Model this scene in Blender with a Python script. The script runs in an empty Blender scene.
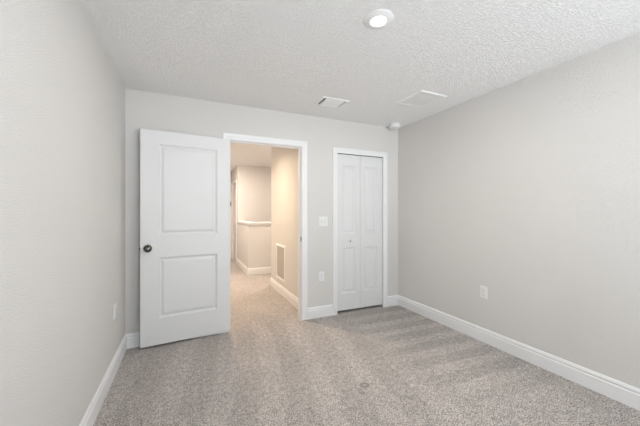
import bpy, bmesh, math, random
from mathutils import Vector, Matrix
random.seed(4)
S = bpy.context.scene
C = S.collection
PI = math.pi

# ------------------------------------------------------------------ camera
YAW = math.radians(24.35)
cam = bpy.data.cameras.new('camera')
cam.sensor_width = 36.0
cam.lens = 36.0 * 294.0 / 640.0
cam.shift_y = 0.5 / 640.0 * -1
cam.clip_start = 0.02
co = bpy.data.objects.new('camera', cam)
co.location = (0, 0, 1.276)
co.rotation_euler = (PI / 2, 0, -YAW)
C.objects.link(co)
S.camera = co

# ------------------------------------------------------------------ world (daylight outside the window; ground half raised above the sky to brighten the ceiling)
W = bpy.data.worlds.new('daylight')
S.world = W
W.use_nodes = True
wn = W.node_tree
for n in list(wn.nodes):
    wn.nodes.remove(n)
wo = wn.nodes.new('ShaderNodeOutputWorld')
wb = wn.nodes.new('ShaderNodeBackground')
wt = wn.nodes.new('ShaderNodeTexCoord')
wx = wn.nodes.new('ShaderNodeSeparateXYZ')
wr = wn.nodes.new('ShaderNodeValToRGB')
wm = wn.nodes.new('ShaderNodeMapRange')
wm.inputs['From Min'].default_value = -1
wm.inputs['From Max'].default_value = 1
wr.color_ramp.elements[0].position = 0.44
wr.color_ramp.elements[0].color = (2.35, 2.52, 2.66, 1)
wr.color_ramp.elements[1].position = 0.56
wr.color_ramp.elements[1].color = (0.60, 0.72, 0.82, 1)
wn.links.new(wt.outputs['Generated'], wx.inputs[0])
wn.links.new(wx.outputs['Z'], wm.inputs['Value'])
wn.links.new(wm.outputs['Result'], wr.inputs[0])
wn.links.new(wr.outputs[0], wb.inputs['Color'])
wb.inputs['Strength'].default_value = 5.5
wn.links.new(wb.outputs[0], wo.inputs['Surface'])

# the window in the wall behind the camera lets the daylight in
WX0, WX1, WZ0, WZ1 = 0.45, 2.42, 0.40, 2.12      # window opening
NEAR = -1.45                                     # wall behind the camera
pl = bpy.data.lights.new('window_portal', 'AREA')
pl.shape = 'RECTANGLE'
pl.size = WX1 - WX0
pl.size_y = WZ1 - WZ0
pl.cycles.is_portal = True
po = bpy.data.objects.new('window_portal', pl)
po.location = ((WX0 + WX1) / 2, NEAR - 0.16, (WZ0 + WZ1) / 2)
po.rotation_euler = (PI / 2, 0, 0)
C.objects.link(po)

vs = S.view_settings
vs.view_transform = 'Standard'
vs.look = 'None'
vs.gamma = 1
vs.exposure = -0.10
vs.use_curve_mapping = False
S.cycles.max_bounces = 14
S.cycles.diffuse_bounces = 10
S.cycles.sample_clamp_indirect = 6
S.cycles.use_denoising = True

ROOM_LAMP_W = 22.0
HALL_LAMP_W = 23.5

# ------------------------------------------------------------------ materials
def mat(name, color, rough=0.5, metal=0.0, bump=None, spec=0.5, noise=None):
    """bump = (scale, distance, detail, lo, hi); noise = (scale, amount) for slight wear in the colour"""
    m = bpy.data.materials.new(name)
    m.use_nodes = True
    t = m.node_tree
    b = t.nodes['Principled BSDF']
    b.inputs['Base Color'].default_value = (*color, 1)
    b.inputs['Roughness'].default_value = rough
    b.inputs['Metallic'].default_value = metal
    b.inputs['Specular IOR Level'].default_value = spec
    tc = t.nodes.new('ShaderNodeTexCoord')
    if noise:
        n = t.nodes.new('ShaderNodeTexNoise')
        n.inputs['Scale'].default_value = noise[0]
        n.inputs['Detail'].default_value = 3
        t.links.new(tc.outputs['Object'], n.inputs['Vector'])
        r = t.nodes.new('ShaderNodeValToRGB')
        a = noise[1]
        r.color_ramp.elements[0].position = 0.3
        r.color_ramp.elements[1].position = 0.7
        r.color_ramp.elements[0].color = (*[c * (1 - a) for c in color], 1)
        r.color_ramp.elements[1].color = (*[min(1, c * (1 + a)) for c in color], 1)
        t.links.new(n.outputs[0], r.inputs[0])
        t.links.new(r.outputs[0], b.inputs['Base Color'])
    if bump:
        n = t.nodes.new('ShaderNodeTexNoise')
        n.inputs['Scale'].default_value = bump[0]
        n.inputs['Detail'].default_value = bump[2]
        n.inputs['Distortion'].default_value = 0.6
        t.links.new(tc.outputs['Object'], n.inputs['Vector'])
        mr = t.nodes.new('ShaderNodeMapRange')
        mr.interpolation_type = 'SMOOTHSTEP'
        mr.inputs['From Min'].default_value = bump[3]
        mr.inputs['From Max'].default_value = bump[4]
        t.links.new(n.outputs[0], mr.inputs['Value'])
        bp = t.nodes.new('ShaderNodeBump')
        bp.inputs['Distance'].default_value = bump[1]
        bp.inputs['Strength'].default_value = 1.0
        t.links.new(mr.outputs['Result'], bp.inputs['Height'])
        t.links.new(bp.outputs[0], b.inputs['Normal'])
    return m

M_wall = mat('greige_wall_paint', (0.685, 0.670, 0.650), 0.75, bump=(190, 0.0010, 2, 0.4, 0.65), spec=0.25, noise=(1.3, 0.012))
M_ceil = mat('knockdown_ceiling_paint', (0.92, 0.915, 0.91), 0.85, bump=(88, 0.0038, 3, 0.42, 0.62), spec=0.2)
M_trim = mat('white_trim_paint', (0.79, 0.792, 0.795), 0.38, spec=0.4, noise=(2.0, 0.008))
M_door = mat('white_door_paint', (0.72, 0.722, 0.722), 0.42, spec=0.4, bump=(300, 0.0002, 2, 0.4, 0.6))
M_plate = mat('white_plastic', (0.79, 0.79, 0.78), 0.35, spec=0.5)
M_slot = mat('dark_slot', (0.03, 0.03, 0.03), 0.6)
M_grey = mat('grey_plastic', (0.42, 0.42, 0.41), 0.5)
M_vent = mat('white_vent_enamel', (0.82, 0.825, 0.82), 0.4, spec=0.4)
M_duct = mat('dark_duct', (0.10, 0.10, 0.10), 0.8)
M_filter = mat('pale_grille_enamel', (0.66, 0.655, 0.64), 0.5)
M_nickel = mat('satin_nickel', (0.13, 0.122, 0.108), 0.2, metal=1.0)
M_chrome = mat('bright_nickel', (0.72, 0.71, 0.69), 0.16, metal=1.0)
M_hinge = mat('aged_nickel', (0.30, 0.29, 0.27), 0.35, metal=1.0)
M_glassframe = mat('white_vinyl', (0.82, 0.82, 0.82), 0.4)

def emit(name, color, strength):
    m = bpy.data.materials.new(name)
    m.use_nodes = True
    b = m.node_tree.nodes['Principled BSDF']
    b.inputs['Base Color'].default_value = (0.9, 0.9, 0.9, 1)
    b.inputs['Emission Color'].default_value = (*color, 1)
    b.inputs['Emission Strength'].default_value = strength
    return m
M_lens = emit('lit_lens', (1.0, 0.95, 0.88), 9.0)
M_lens_hall = emit('lit_warm_lens', (1.0, 0.80, 0.55), 9.0)

def glass():
    m = bpy.data.materials.new('clear_glass')
    m.use_nodes = True
    t = m.node_tree
    for n in list(t.nodes):
        t.nodes.remove(n)
    o = t.nodes.new('ShaderNodeOutputMaterial')
    a = t.nodes.new('ShaderNodeBsdfTransparent')
    g = t.nodes.new('ShaderNodeBsdfGlossy')
    g.inputs['Roughness'].default_value = 0.02
    x = t.nodes.new('ShaderNodeMixShader')
    x.inputs[0].default_value = 0.05
    t.links.new(a.outputs[0], x.inputs[1])
    t.links.new(g.outputs[0], x.inputs[2])
    t.links.new(x.outputs[0], o.inputs['Surface'])
    return m
M_glass = glass()

def carpet():
    m = bpy.data.materials.new('cut_pile_carpet')
    m.use_nodes = True
    t = m.node_tree
    L = t.links.new
    N = t.nodes.new
    b = t.nodes['Principled BSDF']
    b.inputs['Roughness'].default_value = 0.95
    b.inputs['Specular IOR Level'].default_value = 0.05
    b.inputs['Sheen Weight'].default_value = 0.15
    b.inputs['Sheen Roughness'].default_value = 0.6
    tc = N('ShaderNodeTexCoord')
    def noise(scale, detail, dist=0.0, vec=None):
        n = N('ShaderNodeTexNoise')
        n.inputs['Scale'].default_value = scale
        n.inputs['Detail'].default_value = detail
        n.inputs['Distortion'].default_value = dist
        L(vec or tc.outputs['Object'], n.inputs['Vector'])
        return n.outputs[0]
    def math_(op, a, b_):
        n = N('ShaderNodeMath')
        n.operation = op
        for i, v in enumerate((a, b_)):
            if isinstance(v, (int, float)):
                n.inputs[i].default_value = v
            else:
                L(v, n.inputs[i])
        return n.outputs[0]
    def ss(v, lo, hi, a=0.0, z=1.0):
        n = N('ShaderNodeMapRange')
        n.interpolation_type = 'SMOOTHSTEP'
        for k, x in zip(('From Min', 'From Max', 'To Min', 'To Max'), (lo, hi, a, z)):
            n.inputs[k].default_value = x
        L(v, n.inputs['Value'])
        return n.outputs['Result']
    # yarn flecks
    fleck = noise(135, 3, 0.3)
    clump = noise(28, 3, 0.5)
    v = math_('ADD', ss(fleck, 0.33, 0.67), math_('MULTIPLY', math_('SUBTRACT', clump, 0.5), 0.9))
    r = N('ShaderNodeValToRGB')
    r.color_ramp.elements[0].position = 0.05
    r.color_ramp.elements[0].color = (0.200, 0.178, 0.163, 1)
    r.color_ramp.elements[1].position = 0.95
    r.color_ramp.elements[1].color = (0.81, 0.745, 0.70, 1)
    L(v, r.inputs[0])
    # vacuum strokes: shade of the brushed pile, put into the colour as bands
    def track_shade(angle, scale, warp):
        mp = N('ShaderNodeMapping')
        mp.inputs['Rotation'].default_value = (0, 0, angle)
        L(tc.outputs['Object'], mp.inputs['Vector'])
        w = N('ShaderNodeTexWave')
        w.wave_type = 'BANDS'
        w.bands_direction = 'Y'
        w.inputs['Scale'].default_value = scale
        w.inputs['Distortion'].default_value = warp
        w.inputs['Detail'].default_value = 1.5
        w.inputs['Detail Scale'].default_value = 0.8
        L(mp.outputs[0], w.inputs['Vector'])
        return ss(w.outputs['Fac'], 0.35, 0.75)
    sep = N('ShaderNodeSeparateXYZ')
    L(tc.outputs['Object'], sep.inputs[0])
    a = track_shade(0.06, 1.25, 1.2)          # strokes pushed towards the right wall
    c = track_shade(1.75, 0.85, 2.6)           # diagonal strokes across the middle
    right = ss(sep.outputs['X'], 1.55, 1.9)
    inroom = math_('MULTIPLY', ss(sep.outputs['Y'], 3.5, 3.2), ss(sep.outputs['Y'], 1.0, 1.7))
    mixv = math_('ADD', math_('MULTIPLY', a, right), math_('MULTIPLY', math_('MULTIPLY', c, 0.6), math_('SUBTRACT', 1.0, right)))
    mixv = math_('ADD', math_('MULTIPLY', mixv, inroom), math_('MULTIPLY', 0.5, math_('SUBTRACT', 1.0, inroom)))
    patch = ss(noise(1.1, 2, 0.4), 0.35, 0.65)
    lay = math_('ADD', math_('MULTIPLY', mixv, 0.19), math_('MULTIPLY', patch, 0.12))
    lay = math_('ADD', lay, 0.86)
    # a small dent in the pile, its shade painted as a dark ring
    dx = math_('MULTIPLY', math_('SUBTRACT', sep.outputs['X'], 1.196), 0.8)
    dy = math_('SUBTRACT', sep.outputs['Y'], 1.845)
    d2 = math_('SQRT', math_('ADD', math_('MULTIPLY', dx, dx), math_('MULTIPLY', dy, dy)), 0.0)
    ring = math_('ABSOLUTE', math_('SUBTRACT', d2, 0.020), 0.0)
    lay = math_('MULTIPLY', lay, math_('SUBTRACT', 1.0, math_('MULTIPLY', ss(ring, 0.016, 0.004), 0.45)))
    hs = N('ShaderNodeMix')
    hs.data_type = 'RGBA'
    hs.blend_type = 'MULTIPLY'
    hs.inputs[0].default_value = 1.0
    L(r.outputs[0], hs.inputs[6])
    cc = N('ShaderNodeCombineColor')
    for k in range(3):
        L(lay, cc.inputs[k])
    L(cc.outputs[0], hs.inputs[7])
    L(hs.outputs[2], b.inputs['Base Color'])
    bp = N('ShaderNodeBump')
    bp.inputs['Distance'].default_value = 0.008
    bp.inputs['Strength'].default_value = 0.8
    L(v, bp.inputs['Height'])
    L(bp.outputs[0], b.inputs['Normal'])
    return m
M_carpet = carpet()

# ------------------------------------------------------------------ mesh helpers
def box(bm, x0, x1, y0, y1, z0, z1):
    vs_ = [bm.verts.new(p) for p in ((x0, y0, z0), (x1, y0, z0), (x1, y1, z0), (x0, y1, z0),
                                     (x0, y0, z1), (x1, y0, z1), (x1, y1, z1), (x0, y1, z1))]
    for f in ((0, 3, 2, 1), (4, 5, 6, 7), (0, 1, 5, 4), (1, 2, 6, 5), (2, 3, 7, 6), (3, 0, 4, 7)):
        bm.faces.new([vs_[i] for i in f])
    return bm

def nb(*boxes):
    bm = bmesh.new()
    for b in boxes:
        box(bm, *b)
    return bm

def lathe(bm, prof, mtx=None, seg=40):
    """prof = list of (radius, height) along local Z"""
    mtx = mtx or Matrix.Identity(4)
    rings = []
    for r, z in prof:
        if r < 1e-6:
            rings.append([bm.verts.new(mtx @ Vector((0, 0, z)))])
        else:
            rings.append([bm.verts.new(mtx @ Vector((r * math.cos(2 * PI * k / seg), r * math.sin(2 * PI * k / seg), z))) for k in range(seg)])
    for a, b in zip(rings, rings[1:]):
        for k in range(seg):
            k2 = (k + 1) % seg
            if len(a) == 1 and len(b) > 1:
                bm.faces.new((a[0], b[k], b[k2]))
            elif len(b) == 1 and len(a) > 1:
                bm.faces.new((a[k], b[0], a[k2]))
            elif len(a) > 1:
                bm.faces.new((a[k], b[k], b[k2], a[k2]))
    return bm

def sweep(bm, path_at, prof, closed=False):
    """path_at(u, v) -> list of points along the path for a profile point; ends capped"""
    cols = [[bm.verts.new(p) for p in path_at(u, v)] for u, v in prof]
    n = len(cols)
    m = len(cols[0])
    for i in range(n):
        j = (i + 1) % n
        for k in range(m if closed else m - 1):
            k2 = (k + 1) % m
            bm.faces.new((cols[i][k], cols[j][k], cols[j][k2], cols[i][k2]))
    if not closed:
        bm.faces.new([c[0] for c in cols])
        bm.faces.new([c[-1] for c in reversed(cols)])
    return bm

def obj(name, bm, m, parent=None, bevel=0.0, smooth=False, kind=None, loc=None):
    bmesh.ops.recalc_face_normals(bm, faces=bm.faces)
    me = bpy.data.meshes.new(name)
    bm.to_mesh(me)
    bm.free()
    me.materials.append(m)
    o = bpy.data.objects.new(name, me)
    C.objects.link(o)
    if parent:
        o.parent = parent
    if loc:
        o.location = loc
    if smooth:
        for p in me.polygons:
            p.use_smooth = True
        me.set_sharp_from_angle(angle=math.radians(35))
    if bevel:
        bv = o.modifiers.new('bevel', 'BEVEL')
        bv.width = bevel
        bv.segments = 2
        bv.limit_method = 'ANGLE'
        bv.angle_limit = math.radians(40)
    if kind:
        o['kind'] = kind
    return o

def struct(name, bm, m, label=None, **k):
    o = obj(name, bm, m, kind='structure', **k)
    if label:
        o['label'] = label
    return o

def thing(name, label, cat, loc=(0, 0, 0), rot=(0, 0, 0), group=None, kind=None):
    o = bpy.data.objects.new(name, None)
    o.empty_display_size = 0.1
    C.objects.link(o)
    o.location = loc
    o.rotation_euler = rot
    o['label'] = label
    o['category'] = cat
    if group:
        o['group'] = group
    if kind:
        o['kind'] = kind
    return o

# ------------------------------------------------------------------ dimensions
LX, RX, BY, H = -0.527, 2.667, 3.268, 2.44
T = 0.115                                   # wall thickness
DX0, DX1, DZ = 0.418, 1.236, 2.052          # bedroom doorway, clear opening
CX0, CX1, CZ = 1.714, 2.415, 2.026          # closet opening
JT = 0.019                                  # jamb board
HX0, HX1 = 0.20, 1.345                      # hall side walls
HEND = 5.04                                 # hall right wall stops here
SX = 1.138                                  # stair wall plane
FARY = 8.55

# ------------------------------------------------------------------ structure
struct('floor', nb((LX, RX, NEAR, BY, -0.06, 0), (HX0 - T, 4.2, BY, FARY, -0.06, 0)), M_carpet, 'speckled greige cut pile carpet running into the hall')
struct('ceiling', nb((LX - T, RX + T, NEAR - T, BY + 0.01, H, H + 0.08), (HX0 - T, 4.2, BY + 0.01, FARY + 0.1, H, H + 0.08)), M_ceil, 'white knockdown textured ceiling')

struct('wall_left', nb((LX - T, LX, NEAR - T, BY + T, 0, H)), M_wall)
struct('wall_right', nb((RX, RX + T, NEAR - T, 4.1, 0, H)), M_wall)
ox0, ox1, oz = DX0 - JT, DX1 + JT, DZ + JT
cx0, cx1, cz = CX0 - JT, CX1 + JT, CZ + JT
struct('wall_back', nb((LX, ox0, BY, BY + T, 0, H), (ox0, ox1, BY, BY + T, oz, H), (ox1, cx0, BY, BY + T, 0, H),
                       (cx0, cx1, BY, BY + T, cz, H), (cx1, RX, BY, BY + T, 0, H)), M_wall)
struct('wall_near', nb((LX, WX0, NEAR - T, NEAR, 0, H), (WX1, RX, NEAR - T, NEAR, 0, H),
                       (WX0, WX1, NEAR - T, NEAR, 0, WZ0), (WX0, WX1, NEAR - T, NEAR, WZ1, H)), M_wall)
struct('wall_closet_rear', nb((HX1 + T, RX, 3.98, 4.1, 0, H)), M_wall)
struct('wall_hall_right', nb((HX1, HX1 + T, BY + T, HEND, 0, H), (HX1 + T, 4.2, HEND - T, HEND, 0, H)), M_wall)
struct('wall_hall_left', nb((HX0 - T, HX0, BY + T, FARY, 0, H)), M_wall)
struct('wall_stair_rear', nb((SX + T, 4.2, 7.38, 7.38 + T, 0, H)), M_wall)
SD0, SD1, SDZ = 7.62, 8.34, 2.04            # door opening in the passage side wall
struct('wall_passage_side', nb((SX, SX + T, 7.38, SD0, 0, H), (SX, SX + T, SD1, FARY, 0, H), (SX, SX + T, SD0, SD1, SDZ, H)), M_wall)
struct('wall_passage_end', nb((HX0 - T, SX + T, FARY, FARY + T, 0, H)), M_wall)
struct('wall_stair_side', nb((4.2, 4.3, HEND - T, 7.5, 0, H)), M_wall)
HWY, HWZ = 6.075, 1.045
struct('wall_stair_half', nb((SX, 4.2, HWY, HWY + T, 0, HWZ), (SX, SX + T, HWY + T, 7.38, 0, HWZ)), M_wall, 'low half wall guarding the stairs across the hall')

# half wall cap
def cap_bm():
    bm = bmesh.new()
    o_ = 0.028
    z0, z1 = HWZ, HWZ + 0.03
    prof = [(0, z0), (o_, z0), (o_ + 0.004, z0 + 0.006), (o_ + 0.004, z1 - 0.008), (o_ - 0.004, z1), (0, z1)]
    box(bm, SX - o_, 4.2, HWY - o_, HWY + T + o_, z0, z1)
    box(bm, SX - o_, SX + T + o_, HWY + T + o_, 7.38, z0, z1)
    # little cove moulding under the overhang
    box(bm, SX - 0.012, 4.2, HWY - 0.012, HWY, z0 - 0.03, z0)
    box(bm, SX - 0.012, SX, HWY, 7.38, z0 - 0.03, z0)
    return bm
struct('trim_5', cap_bm(), M_trim, 'white wooden cap on the half wall', bevel=0.004)

# baseboards: profile (thickness out of the wall, height)
BB = [(0, 0), (0.015, 0), (0.015, 0.094), (0.0140, 0.097), (0.0095, 0.099), (0.0090, 0.108), (0.0120, 0.112), (0.0118, 0.118), (0.0090, 0.124), (0.0060, 0.132), (0.0030, 0.135), (0, 0.135)]
def baseboard(name, p0, p1, normal, i0=0, i1=0):
    """along p0->p1; i0/i1 = +1 mitres the end back for an inside corner, -1 out for an outside corner"""
    p0, p1, n = Vector((*p0, 0)), Vector((*p1, 0)), Vector((*normal, 0))
    d = (p1 - p0).normalized()
    def at(u, v):
        return [p0 + n * u + d * (i0 * u) + Vector((0, 0, v)), p1 + n * u - d * (i1 * u) + Vector((0, 0, v))]
    bm = bmesh.new()
    sweep(bm, at, BB)
    return struct(name, bm, M_trim)
CW = 0.066                                   # casing width
baseboard('baseboard_left', (LX, NEAR), (LX, BY), (1, 0), 1, 1)
baseboard('baseboard_right', (RX, NEAR), (RX, BY), (-1, 0), 1, 1)
baseboard('baseboard_near', (LX, NEAR), (RX, NEAR), (0, 1), 1, 1)
baseboard('baseboard_back', (LX, BY), (DX0 - 0.005 - CW, BY), (0, -1), 1, 0)
baseboard('baseboard_back', (DX1 + 0.005 + CW, BY), (CX0 - CW + 0.004, BY), (0, -1), 0, 0)
baseboard('baseboard_back', (CX1 + CW - 0.004, BY), (RX, BY), (0, -1), 0, 1)
baseboard('baseboard_hall_right', (HX1, BY + T + 0.018), (HX1, HEND), (-1, 0), 0, -1)
baseboard('baseboard_hall_return', (HX1, HEND), (4.2, HEND), (0, 1), -1, 0)
baseboard('baseboard_hall_left', (HX0, BY + T), (HX0, FARY), (1, 0), 0, 1)
baseboard('baseboard_stair_front', (SX, HWY), (4.2, HWY), (0, -1), -1, 0)
baseboard('baseboard_stair_side', (SX, HWY), (SX, SD0 - CW), (-1, 0), -1, 0)
baseboard('baseboard_passage_end', (HX0, FARY), (0.33, FARY), (0, -1), 1, 0)

# door casings: profile (u = across, from the opening outwards; v = out of the wall)
CAS = [(0, 0), (0, 0.009), (0.006, 0.012), (0.022, 0.013), (0.030, 0.0105), (0.036, 0.014), (0.056, 0.018), (0.066, 0.016), (0.066, 0)]
def casing(bm, x0, x1, z1, tf):
    """U of casing round an opening x0..x1, top z1; tf maps (x, out, z) to world"""
    def at(u, v):
        return [tf(x0 - u, v, 0), tf(x0 - u, v, z1 + u), tf(x1 + u, v, z1 + u), tf(x1 + u, v, 0)]
    sweep(bm, at, CAS)
front = lambda x, v, z: Vector((x, BY - v, z))
hallf = lambda x, v, z: Vector((x, BY + T + v, z))
bm = bmesh.new()
casing(bm, DX0 - 0.005, DX1 + 0.005, DZ + 0.005, front)
struct('trim_1', bm, M_trim, 'white casing around the open bedroom doorway')
bm = nb((ox0, DX0, BY, BY + T, 0, DZ), (DX1, ox1, BY, BY + T, 0, DZ), (ox0, ox1, BY, BY + T, DZ, oz))
st0, st1 = BY + 0.038, BY + 0.072            # door stops
box(bm, DX0, DX0 + 0.011, st0, st1, 0, DZ)
box(bm, DX1 - 0.011, DX1, st0, st1, 0, DZ)
box(bm, DX0 + 0.011, DX1 - 0.011, st0, st1, DZ - 0.011, DZ)
struct('trim_2', bm, M_trim, 'white door jamb with stop of the bedroom doorway', bevel=0.0015)
bm = bmesh.new()
casing(bm, DX0 - 0.005, DX1, DZ + 0.005, hallf)
struct('trim_3', bm, M_trim, 'white casing on the hall side of the doorway')
bm = bmesh.new()
casing(bm, CX0 + 0.002, CX1 - 0.002, CZ - 0.004, front)
struct('trim_4', bm, M_trim, 'white casing around the closet doors')
struct('trim_6', nb((cx0, CX0, BY + 0.0005, BY + T, 0, CZ), (CX1, cx1, BY + 0.0005, BY + T, 0, CZ), (cx0, cx1, BY + 0.0005, BY + T, CZ, cz)), M_trim, 'white jamb of the closet opening')

# ------------------------------------------------------------------ moulded panel slabs
def slab(bm, w, h, t, panels, edge=0.010, x0=0.0, z0=0.0):
    """door slab x0..x0+w, y 0..t, z0..z0+h with moulded panels on both faces"""
    for side in (0, 1):
        def P(x, z, d):
            return bm.verts.new((x, d if side == 0 else t - d, z))
        xs = sorted({x0, x0 + w, *[p[0] for p in panels], *[p[1] for p in panels]})
        zs = sorted({z0, z0 + h, *[p[2] for p in panels], *[p[3] for p in panels]})
        for i in range(len(xs) - 1):
            for j in range(len(zs) - 1):
                xc, zc = (xs[i] + xs[i + 1]) / 2, (zs[j] + zs[j + 1]) / 2
                if any(p[0] < xc < p[1] and p[2] < zc < p[3] for p in panels):
                    continue
                bm.faces.new((P(xs[i], zs[j], 0), P(xs[i + 1], zs[j], 0), P(xs[i + 1], zs[j + 1], 0), P(xs[i], zs[j + 1], 0)))
        for p in panels:
            e = edge
            steps = [(0, 0), (e * 0.20, e * 0.50), (e * 0.7, e * 0.80), (e * 1.2, e * 1.0), (e * 1.7, e * 1.0), (e * 2.2, e * 0.55), (e * 3.0, e * 0.30), (e * 3.3, e * 0.25)]
            rings = []
            for ins, dep in steps:
                rings.append([P(p[0] + ins, p[2] + ins, dep), P(p[1] - ins, p[2] + ins, dep), P(p[1] - ins, p[3] - ins, dep), P(p[0] + ins, p[3] - ins, dep)])
            for a, b in zip(rings, rings[1:]):
                for k in range(4):
                    bm.faces.new((a[k], a[(k + 1) % 4], b[(k + 1) % 4], b[k]))
            bm.faces.new(rings[-1])
    c = [(x0, z0), (x0 + w, z0), (x0 + w, z0 + h), (x0, z0 + h)]
    for k in range(4):
        (xa, za), (xb, zb) = c[k], c[(k + 1) % 4]
        bm.faces.new([bm.verts.new(q) for q in ((xa, 0, za), (xb, 0, zb), (xb, t, zb), (xa, t, za))])
    bmesh.ops.remove_doubles(bm, verts=bm.verts, dist=1e-5)
    return bm

def knob_bm(bm, origin, direction, scale=1.0):
    q = Vector((0, 0, 1)).rotation_difference(Vector(direction)).to_matrix().to_4x4()
    m = Matrix.Translation(origin) @ q @ Matrix.Diagonal((scale, scale, scale, 1))
    lathe(bm, [(0, 0.0615), (0.012, 0.0610), (0.021, 0.0580), (0.0265, 0.0525), (0.0285, 0.046), (0.0270, 0.0395), (0.0215, 0.0335), (0.0145, 0.029), (0.0115, 0.024), (0.0115, 0.012), (0, 0.012)], m, 36)

def rose_bm(bm, origin, direction, scale=1.0):
    q = Vector((0, 0, 1)).rotation_difference(Vector(direction)).to_matrix().to_4x4()
    m = Matrix.Translation(origin) @ q @ Matrix.Diagonal((scale, scale, scale, 1))
    lathe(bm, [(0, 0), (0.0325, 0), (0.0325, 0.003), (0.030, 0.0065), (0.022, 0.0105), (0.0125, 0.0125), (0, 0.0125)], m, 36)

# ------------------------------------------------------------------ the open bedroom door
# hinge at the left jamb, swung right round until it almost touches the wall
HPx, HPy = 0.418, 3.245
ang = math.atan2(3.158 - HPy, -0.392 - HPx)       # direction from hinge to the free edge
door = thing('door_1', 'white two panel bedroom door swung wide open against the back wall', 'door', (HPx, HPy, 0), (0, 0, ang), kind='structure')
DW, DH, DT = 0.815, 2.032, 0.035
# local x runs from the hinge to the free edge; local +y faces the camera (slab lies on y -DT..0)
bm = slab(bmesh.new(), DW, DH, DT, [(0.133, 0.664, 0.27, 0.847), (0.133, 0.664, 1.06, 1.925)], 0.015, 0.0, 0.022)
bmesh.ops.translate(bm, verts=bm.verts, vec=(0, -DT, 0))
obj('door_leaf', bm, M_door, door, bevel=0.0012)
KX, KZ = DW - 0.059, 0.939
for s, y in ((1, 0.0), (-1, -DT)):
    bm = bmesh.new()
    rose_bm(bm, (KX, y, KZ), (0, s, 0), 1.1)
    rose = obj('knob_rose', bm, M_nickel, door, smooth=True)
    bm = bmesh.new()
    knob_bm(bm, (KX, y, KZ), (0, s, 0), 1.1)
    obj('knob', bm, M_nickel, rose, smooth=True)
lp = obj('latch_plate', nb((DW, DW + 0.0012, -DT / 2 - 0.0125, -DT / 2 + 0.0125, KZ - 0.028, KZ + 0.028)), M_nickel, door)
obj('latch_bolt', nb((DW + 0.0012, DW + 0.010, -DT / 2 - 0.006, -DT / 2 + 0.006, KZ - 0.008, KZ + 0.008)), M_nickel, lp, bevel=0.002)
for z, x, y in ((0.27, 0.004, -0.012), (1.367, -0.007, 0.003), (1.83, 0.004, -0.012)):
    bm = bmesh.new()
    hh = 0.022 if z == 1.367 else 0.04
    y2 = y if z == 1.367 else -DT - 0.004
    lathe(bm, [(0, -hh - 0.004), (0.004, -hh - 0.003), (0.0065, -hh), (0.0065, hh), (0.004, hh + 0.003), (0, hh + 0.004)], Matrix.Translation((-0.006 if z == 1.367 else 0.0, y2, z)), 16)
    obj('hinge', bm, M_hinge, door, smooth=True)

# strike plate on the right jamb
sp = obj('strike_plate', nb((DX1 - 0.0015, DX1, BY + 0.004, BY + 0.030, 0.930, 0.990)), M_hinge)
sp['label'] = 'small dark metal strike plate on the right jamb of the open doorway'
sp['category'] = 'strike plate'
obj('strike_lip', nb((DX1 - 0.0016, DX1 + 0.0005, BY - 0.007, BY + 0.004, 0.945, 0.977)), M_hinge, sp, bevel=0.001)

# ------------------------------------------------------------------ bifold closet doors
closet = thing('door_2', 'white bifold closet door of two narrow panelled leaves', 'door', (0, 0, 0), kind='structure')
gap = 0.003
lw = (CX1 - CX0 - 4 * gap) / 2
BYD = BY + 0.020
for i in range(2):
    x0 = CX0 + gap * 1.3 + i * (lw + gap * 1.4)
    pa, pb = x0 + (0.080 if i == 0 else 0.066), x0 + lw - (0.062 if i == 0 else 0.082)
    bm = slab(bmesh.new(), lw, 1.986, 0.030, [(pa, pb, 0.245, 0.825), (pa, pb, 1.005, 1.875)], 0.0145, x0, 0.030)
    bmesh.ops.translate(bm, verts=bm.verts, vec=(0, BYD, 0))
    leaf = obj('door_leaf', bm, M_door, closet, bevel=0.0015)
    if i == 0:
        bm = bmesh.new()
        lathe(bm, [(0, 0.030), (0.009, 0.0295), (0.0150, 0.026), (0.0165, 0.021), (0.0145, 0.016), (0.008, 0.011), (0.007, 0.004), (0.011, 0.0), (0, 0)],
              Matrix.Translation((1.900, BYD, 0.911)) @ Vector((0, 0, 1)).rotation_difference(Vector((0, -1, 0))).to_matrix().to_4x4(), 28)
        k = obj('knob', bm, M_chrome, leaf, smooth=True)
        k['label'] = 'small bright metal knob'
obj('track', nb((CX0, CX1, BYD - 0.002, BYD + 0.032, CZ - 0.009, CZ)), M_duct, closet)

# ------------------------------------------------------------------ hall passage doors
def far_casing(y0, y1, z1):
    bm = bmesh.new()
    casing(bm, y0, y1, z1, lambda a, v, z: Vector((SX - v, a, z)))
    return bm
struct('trim_7', far_casing(SD0, SD1, SDZ), M_trim, 'white casing of the side door at the passage end')
d3 = thing('door_3', 'white side door near the end of the hall passage', 'door', (0, 0, 0), kind='structure')
obj('door_leaf', nb((SX + 0.045, SX + 0.08, SD0, SD1, 0.012, SDZ)), M_door, d3)
bm = bmesh.new()
knob_bm(bm, (SX + 0.045, SD0 + 0.07, 0.96), (-1, 0, 0))
rose_bm(bm, (SX + 0.045, SD0 + 0.07, 0.96), (-1, 0, 0))
obj('knob', bm, M_nickel, d3, smooth=True)
bm = bmesh.new()
casing(bm, 0.396, 1.096, 2.04, lambda a, v, z: Vector((a, FARY - v, z)))
struct('trim_8', bm, M_trim, 'white casing of the end door of the passage')
d4 = thing('door_4', 'white panelled door at the far end of the hall passage', 'door', (0.396, FARY - 0.03, 0), kind='structure')
bm = slab(bmesh.new(), 0.70, 2.02, 0.035, [(0.12, 0.58, 0.26, 0.84), (0.12, 0.58, 1.05, 1.91)], 0.012, 0.0, 0.015)
obj('door_leaf', bm, M_door, d4)
bm = bmesh.new()
knob_bm(bm, (0.06, 0, 0.95), (0, -1, 0))
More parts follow.
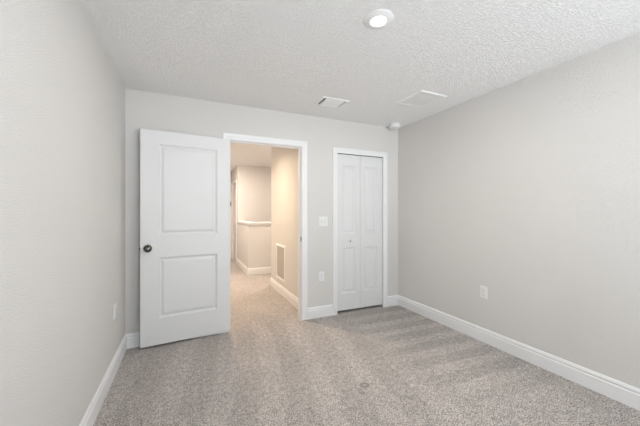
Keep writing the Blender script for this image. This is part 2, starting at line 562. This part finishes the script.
rose_bm(bm, (0.06, 0, 0.95), (0, -1, 0))
obj('knob', bm, M_nickel, d4, smooth=True)

# ------------------------------------------------------------------ the window behind the camera
win = thing('window_1', 'white vinyl bedroom window behind the viewer', 'window', (0, 0, 0), kind='structure')
fw = 0.045
ya, yb = NEAR - 0.09, NEAR - 0.04
fb = nb((WX0, WX0 + fw, ya, yb, WZ0, WZ1), (WX1 - fw, WX1, ya, yb, WZ0, WZ1), (WX0 + fw, WX1 - fw, ya, yb, WZ0, WZ0 + fw), (WX0 + fw, WX1 - fw, ya, yb, WZ1 - fw, WZ1))
xm, zm = (WX0 + WX1) / 2, (WZ0 + WZ1) / 2
box(fb, xm - 0.03, xm + 0.03, ya, yb, WZ0 + fw, WZ1 - fw)
obj('window_frame', fb, M_glassframe, win, bevel=0.003)
for a, b in ((WX0 + fw, xm - 0.03), (xm + 0.03, WX1 - fw)):
    sash = obj('sash_rail', nb((a, b, ya + 0.008, yb - 0.004, zm - 0.018, zm + 0.018)), M_glassframe, win)
    for z0, z1 in ((WZ0 + fw, zm - 0.018), (zm + 0.018, WZ1 - fw)):
        obj('pane', nb((a, b, ya + 0.022, ya + 0.026, z0, z1)), M_glass, sash)
obj('window_sill', nb((WX0 - 0.03, WX1 + 0.03, NEAR - 0.04, NEAR + 0.03, WZ0 - 0.02, WZ0)), M_trim, win, bevel=0.004)

# ------------------------------------------------------------------ downlights
def downlight(label, x, y, lens, watts, color, spot=False):
    t = thing('recessed_downlight', label, 'ceiling light', (x, y, H))
    bm = lathe(bmesh.new(), [(0.047, -0.0125), (0.050, -0.0140), (0.055, -0.0134), (0.073, -0.0090), (0.085, -0.0050), (0.0905, -0.0025), (0.0905, 0.0), (0.047, 0.0), (0.047, -0.0125)], None, 56)
    obj('trim_ring', bm, M_vent, t, smooth=True)
    bm = lathe(bmesh.new(), [(0, -0.0118), (0.03, -0.0116), (0.0475, -0.0108), (0.0475, -0.004), (0, -0.004)], None, 48)
    obj('lens', bm, lens, t, smooth=True)
    l = bpy.data.lights.new('downlight_lamp', 'AREA')
    l.shape = 'DISK'
    l.size = 0.092
    l.energy = watts
    l.color = color
    if spot:
        l.spread = math.radians(145)
    lo = bpy.data.objects.new('downlight_lamp', l)
    lo.location = (0, 0, -0.0145)
    C.objects.link(lo)
    lo.parent = t
    return t
downlight('lit round recessed downlight in the bedroom ceiling', 1.053, 1.470, M_lens, ROOM_LAMP_W, (1.0, 0.955, 0.90))
downlight('warm lit recessed downlight in the hall ceiling beyond the doorway', 0.50, 4.36, M_lens_hall, HALL_LAMP_W * 1.1, (1.0, 0.77, 0.54), True)
downlight('unseen warm fill downlight added in the hall ceiling before the half wall', 1.85, 5.55, M_lens_hall, HALL_LAMP_W * 1.35, (1.0, 0.84, 0.71))  # added fill lamp, out of view, brightens the far wall and half wall
downlight('warm lit recessed downlight in the ceiling of the far passage', 0.42, 6.7, M_lens_hall, HALL_LAMP_W * 1.7, (1.0, 0.83, 0.70))

# ------------------------------------------------------------------ ceiling supply register (pivot at the ceiling)
def frame_ring(bm, w, d, fwid, prof_h):
    """sloped flange frame, hanging below z=0"""
    prof = [(0.0, 0.0), (0.0, -0.002), (fwid * 0.35, -prof_h), (fwid - 0.003, -prof_h), (fwid, -prof_h + 0.004), (fwid, 0.0)]
    def at(u, v):
        a, b = w / 2 - u, d / 2 - u
        return [Vector((-a, -b, v)), Vector((a, -b, v)), Vector((a, b, v)), Vector((-a, b, v))]
    sweep(bm, at, prof, closed=True)
    return bm
reg = thing('ceiling_register', 'small white louvered air register in the ceiling near the back wall', 'air vent', (1.393, 2.778, H))
RW, RD = 0.30, 0.235
obj('register_frame', frame_ring(bmesh.new(), RW, RD, 0.026, 0.010), M_vent, reg)
obj('duct_opening', nb((-RW / 2 + 0.026, RW / 2 - 0.026, -RD / 2 + 0.026, RD / 2 - 0.026, -0.0012, -0.0002)), M_duct, reg)
def louver(y, tilt, length, wid=0.034):
    bm = bmesh.new()
    pts = []
    for k in range(5):
        s = (k / 4 - 0.5) * wid
        curve = 0.0025 * (1 - (2 * k / 4 - 1) ** 2)
        pts.append((y + s * math.cos(tilt) , -0.0085 + s * math.sin(tilt) - curve))
    up = [bm.verts.new((-length / 2, a, b)) for a, b in pts] , [bm.verts.new((length / 2, a, b)) for a, b in pts]
    dn = [bm.verts.new((-length / 2, a, b - 0.001)) for a, b in pts], [bm.verts.new((length / 2, a, b - 0.001)) for a, b in pts]
    for k in range(4):
        bm.faces.new((up[0][k], up[1][k], up[1][k + 1], up[0][k + 1]))
        bm.faces.new((dn[0][k], dn[1][k], dn[1][k + 1], dn[0][k + 1]))
    for s in (0, 1):
        bm.faces.new([*up[s], *reversed(dn[s])])
    for k in (0, 4):
        bm.faces.new((up[0][k], up[1][k], dn[1][k], dn[0][k]))
    return bm
nl = 6
for k in range(nl):
    y = -RD / 2 + 0.038 + k * (RD - 0.076) / (nl - 1)
    obj('louver', louver(y, math.radians(-24), RW - 0.092), M_vent, reg, smooth=True)
obj('damper_lever', nb((RW / 2 - 0.034, RW / 2 - 0.029, -0.03, -0.006, -0.022, -0.006)), M_vent, reg)

# ------------------------------------------------------------------ return grilles
def return_grille(label, loc, rot, w, d, fwid, nslat, fmat):
    t = thing('return_grille', label, 'air vent', loc, rot)
    obj('grille_frame', frame_ring(bmesh.new(), w, d, fwid, 0.011), M_vent, t)
    obj('filter_backing', nb((-w / 2 + fwid, w / 2 - fwid, -d / 2 + fwid, d / 2 - fwid, -0.0012, -0.0002)), fmat, t)
    for k in range(nslat):
        y = -d / 2 + fwid + (k + 0.5) * (d - 2 * fwid) / nslat
        bm = bmesh.new()
        p = [(y - 0.006, -0.0015), (y + 0.005, -0.0085), (y + 0.006, -0.0075), (y - 0.005, -0.0005)]
        a = [bm.verts.new((-w / 2 + fwid, q, z)) for q, z in p]
        b = [bm.verts.new((w / 2 - fwid, q, z)) for q, z in p]
        for i in range(4):
            j = (i + 1) % 4
            bm.faces.new((a[i], b[i], b[j], a[j]))
        bm.faces.new(a)
        bm.faces.new(list(reversed(b)))
        obj('louver', bm, fmat, t)
    for sx in (-1, 1):
        bm = lathe(bmesh.new(), [(0, -0.0130), (0.003, -0.0125), (0.0042, -0.0112), (0.0042, -0.010), (0, -0.010)], Matrix.Translation((sx * (w / 2 - fwid * 0.62), 0, 0)), 16)
        obj('screw', bm, M_grey, t)
    return t
return_grille('large square white return grille in the ceiling', (2.195, 2.325, H), (0, 0, 0), 0.348, 0.362, 0.030, 22, M_filter)
# hall grille on the right hall wall: local z=0 plane against the wall, hanging side faces -X
return_grille('tall white return air grille low on the hall wall', (HX1, 4.465, 0.490), (PI / 2, 0, PI / 2), 0.485, 0.565, 0.040, 26, mat('hall_filter', (0.60, 0.58, 0.55), 0.7))

# ------------------------------------------------------------------ smoke detector
sd = thing('smoke_detector', 'round white smoke detector on the ceiling by the right corner', 'smoke detector', (2.505, 3.130, H))
obj('mounting_base', lathe(bmesh.new(), [(0.076, 0), (0.076, -0.011), (0.070, -0.013), (0, -0.012), (0, 0), (0.070, 0)][:5], None, 48), M_plate, sd, smooth=True)
cov = obj('cover', lathe(bmesh.new(), [(0, -0.012), (0.064, -0.012), (0.064, -0.019), (0.073, -0.021), (0.073, -0.036), (0.066, -0.046), (0.050, -0.052), (0, -0.053)], None, 48), M_plate, sd, smooth=True)
obj('test_button', lathe(bmesh.new(), [(0, -0.056), (0.012, -0.0555), (0.014, -0.052), (0, -0.052)], Matrix.Translation((0.0, -0.015, 0)), 24), M_plate, cov, smooth=True)
obj('sensor_slot', nb((-0.022, 0.022, 0.019, 0.023, -0.0536, -0.050)), M_grey, cov)

# ------------------------------------------------------------------ wall plates; local y=0 is the wall, -y faces the room
def plate(bm, w, h, t=0.0065):
    e = 0.005
    pts = [(w / 2, h / 2, 0), (w / 2, h / 2, t * 0.45), (w / 2 - e, h / 2 - e, t)]
    rings = [[bm.verts.new((sx * a, -d, sz * b)) for sx, sz in ((-1, -1), (1, -1), (1, 1), (-1, 1))] for a, b, d in pts]
    for p, q in zip(rings, rings[1:]):
        for k in range(4):
            bm.faces.new((p[k], p[(k + 1) % 4], q[(k + 1) % 4], q[k]))
    bm.faces.new(rings[-1])
    bm.faces.new(list(reversed(rings[0])))
    return bm
def screw(parent, x, z):
    m = Matrix.Translation((x, -0.0062, z)) @ Matrix.Rotation(PI / 2, 4, 'X')
    obj('screw', lathe(bmesh.new(), [(0, 0), (0.0032, 0), (0.0028, 0.001), (0, 0.0013)], m, 16), M_grey, parent)

def make_outlet(label, loc, rz):
    t = thing('power_outlet', label, 'outlet', loc, (0, 0, rz), group='duplex wall outlets')
    obj('cover_plate', plate(bmesh.new(), 0.073, 0.118), M_plate, t)
    for s in (-1, 1):
        bm = bmesh.new()
        n = 28
        out = []
        for k in range(n):
            a = 2 * PI * k / n
            x = max(-0.0170, min(0.0170, 0.0178 * math.cos(a) * 1.02))
            z = max(-0.0145, min(0.0145, 0.0178 * math.sin(a)))
            out.append((x, z + s * 0.0195))
        f = [bm.verts.new((x, -0.0082, z)) for x, z in out]
        b = [bm.verts.new((x, -0.0055, z)) for x, z in out]
        bm.faces.new(f)
        for k in range(n):
            bm.faces.new((f[k], b[k], b[(k + 1) % n], f[(k + 1) % n]))
        r = obj('receptacle', bm, M_plate, t)
        sl = nb((-0.0075, -0.0055, -0.0086, -0.0080, s * 0.0195 - 0.002, s * 0.0195 + 0.007),
                (0.0055, 0.0075, -0.0086, -0.0080, s * 0.0195 - 0.001, s * 0.0195 + 0.006),
                (-0.0025, 0.0025, -0.0086, -0.0080, s * 0.0195 - 0.010, s * 0.0195 - 0.006))
        obj('slots', sl, M_slot, r)
    screw(t, 0, 0)
    return t
make_outlet('white duplex outlet on the back wall below the light switch', (1.499, BY, 0.493), 0)
make_outlet('white duplex outlet low on the right wall', (RX, 1.975, 0.490), -PI / 2)
make_outlet('white duplex outlet low on the left wall before the door', (LX, 2.815, 0.486), PI / 2)

sw = thing('light_switch', 'white double toggle light switch between doorway and closet', 'light switch', (1.523, BY, 1.166))
obj('cover_plate', plate(bmesh.new(), 0.117, 0.117), M_plate, sw)
for s, up in ((-1, 1), (1, -1)):
    x = s * 0.023
    w = obj('switch_slot', nb((x - 0.0055, x + 0.0055, -0.0072, -0.0060, -0.0125, 0.0125)), M_grey, sw)
    bm = bmesh.new()
    box(bm, x - 0.0042, x + 0.0042, -0.019, -0.0062, -0.0055, 0.0055)
    bmesh.ops.rotate(bm, verts=bm.verts, cent=(x, -0.0062, 0), matrix=Matrix.Rotation(math.radians(24) * up, 3, 'X'))
    obj('toggle', bm, M_plate, w, bevel=0.001)
    for z in (-0.030, 0.030):
        screw(sw, x, z)
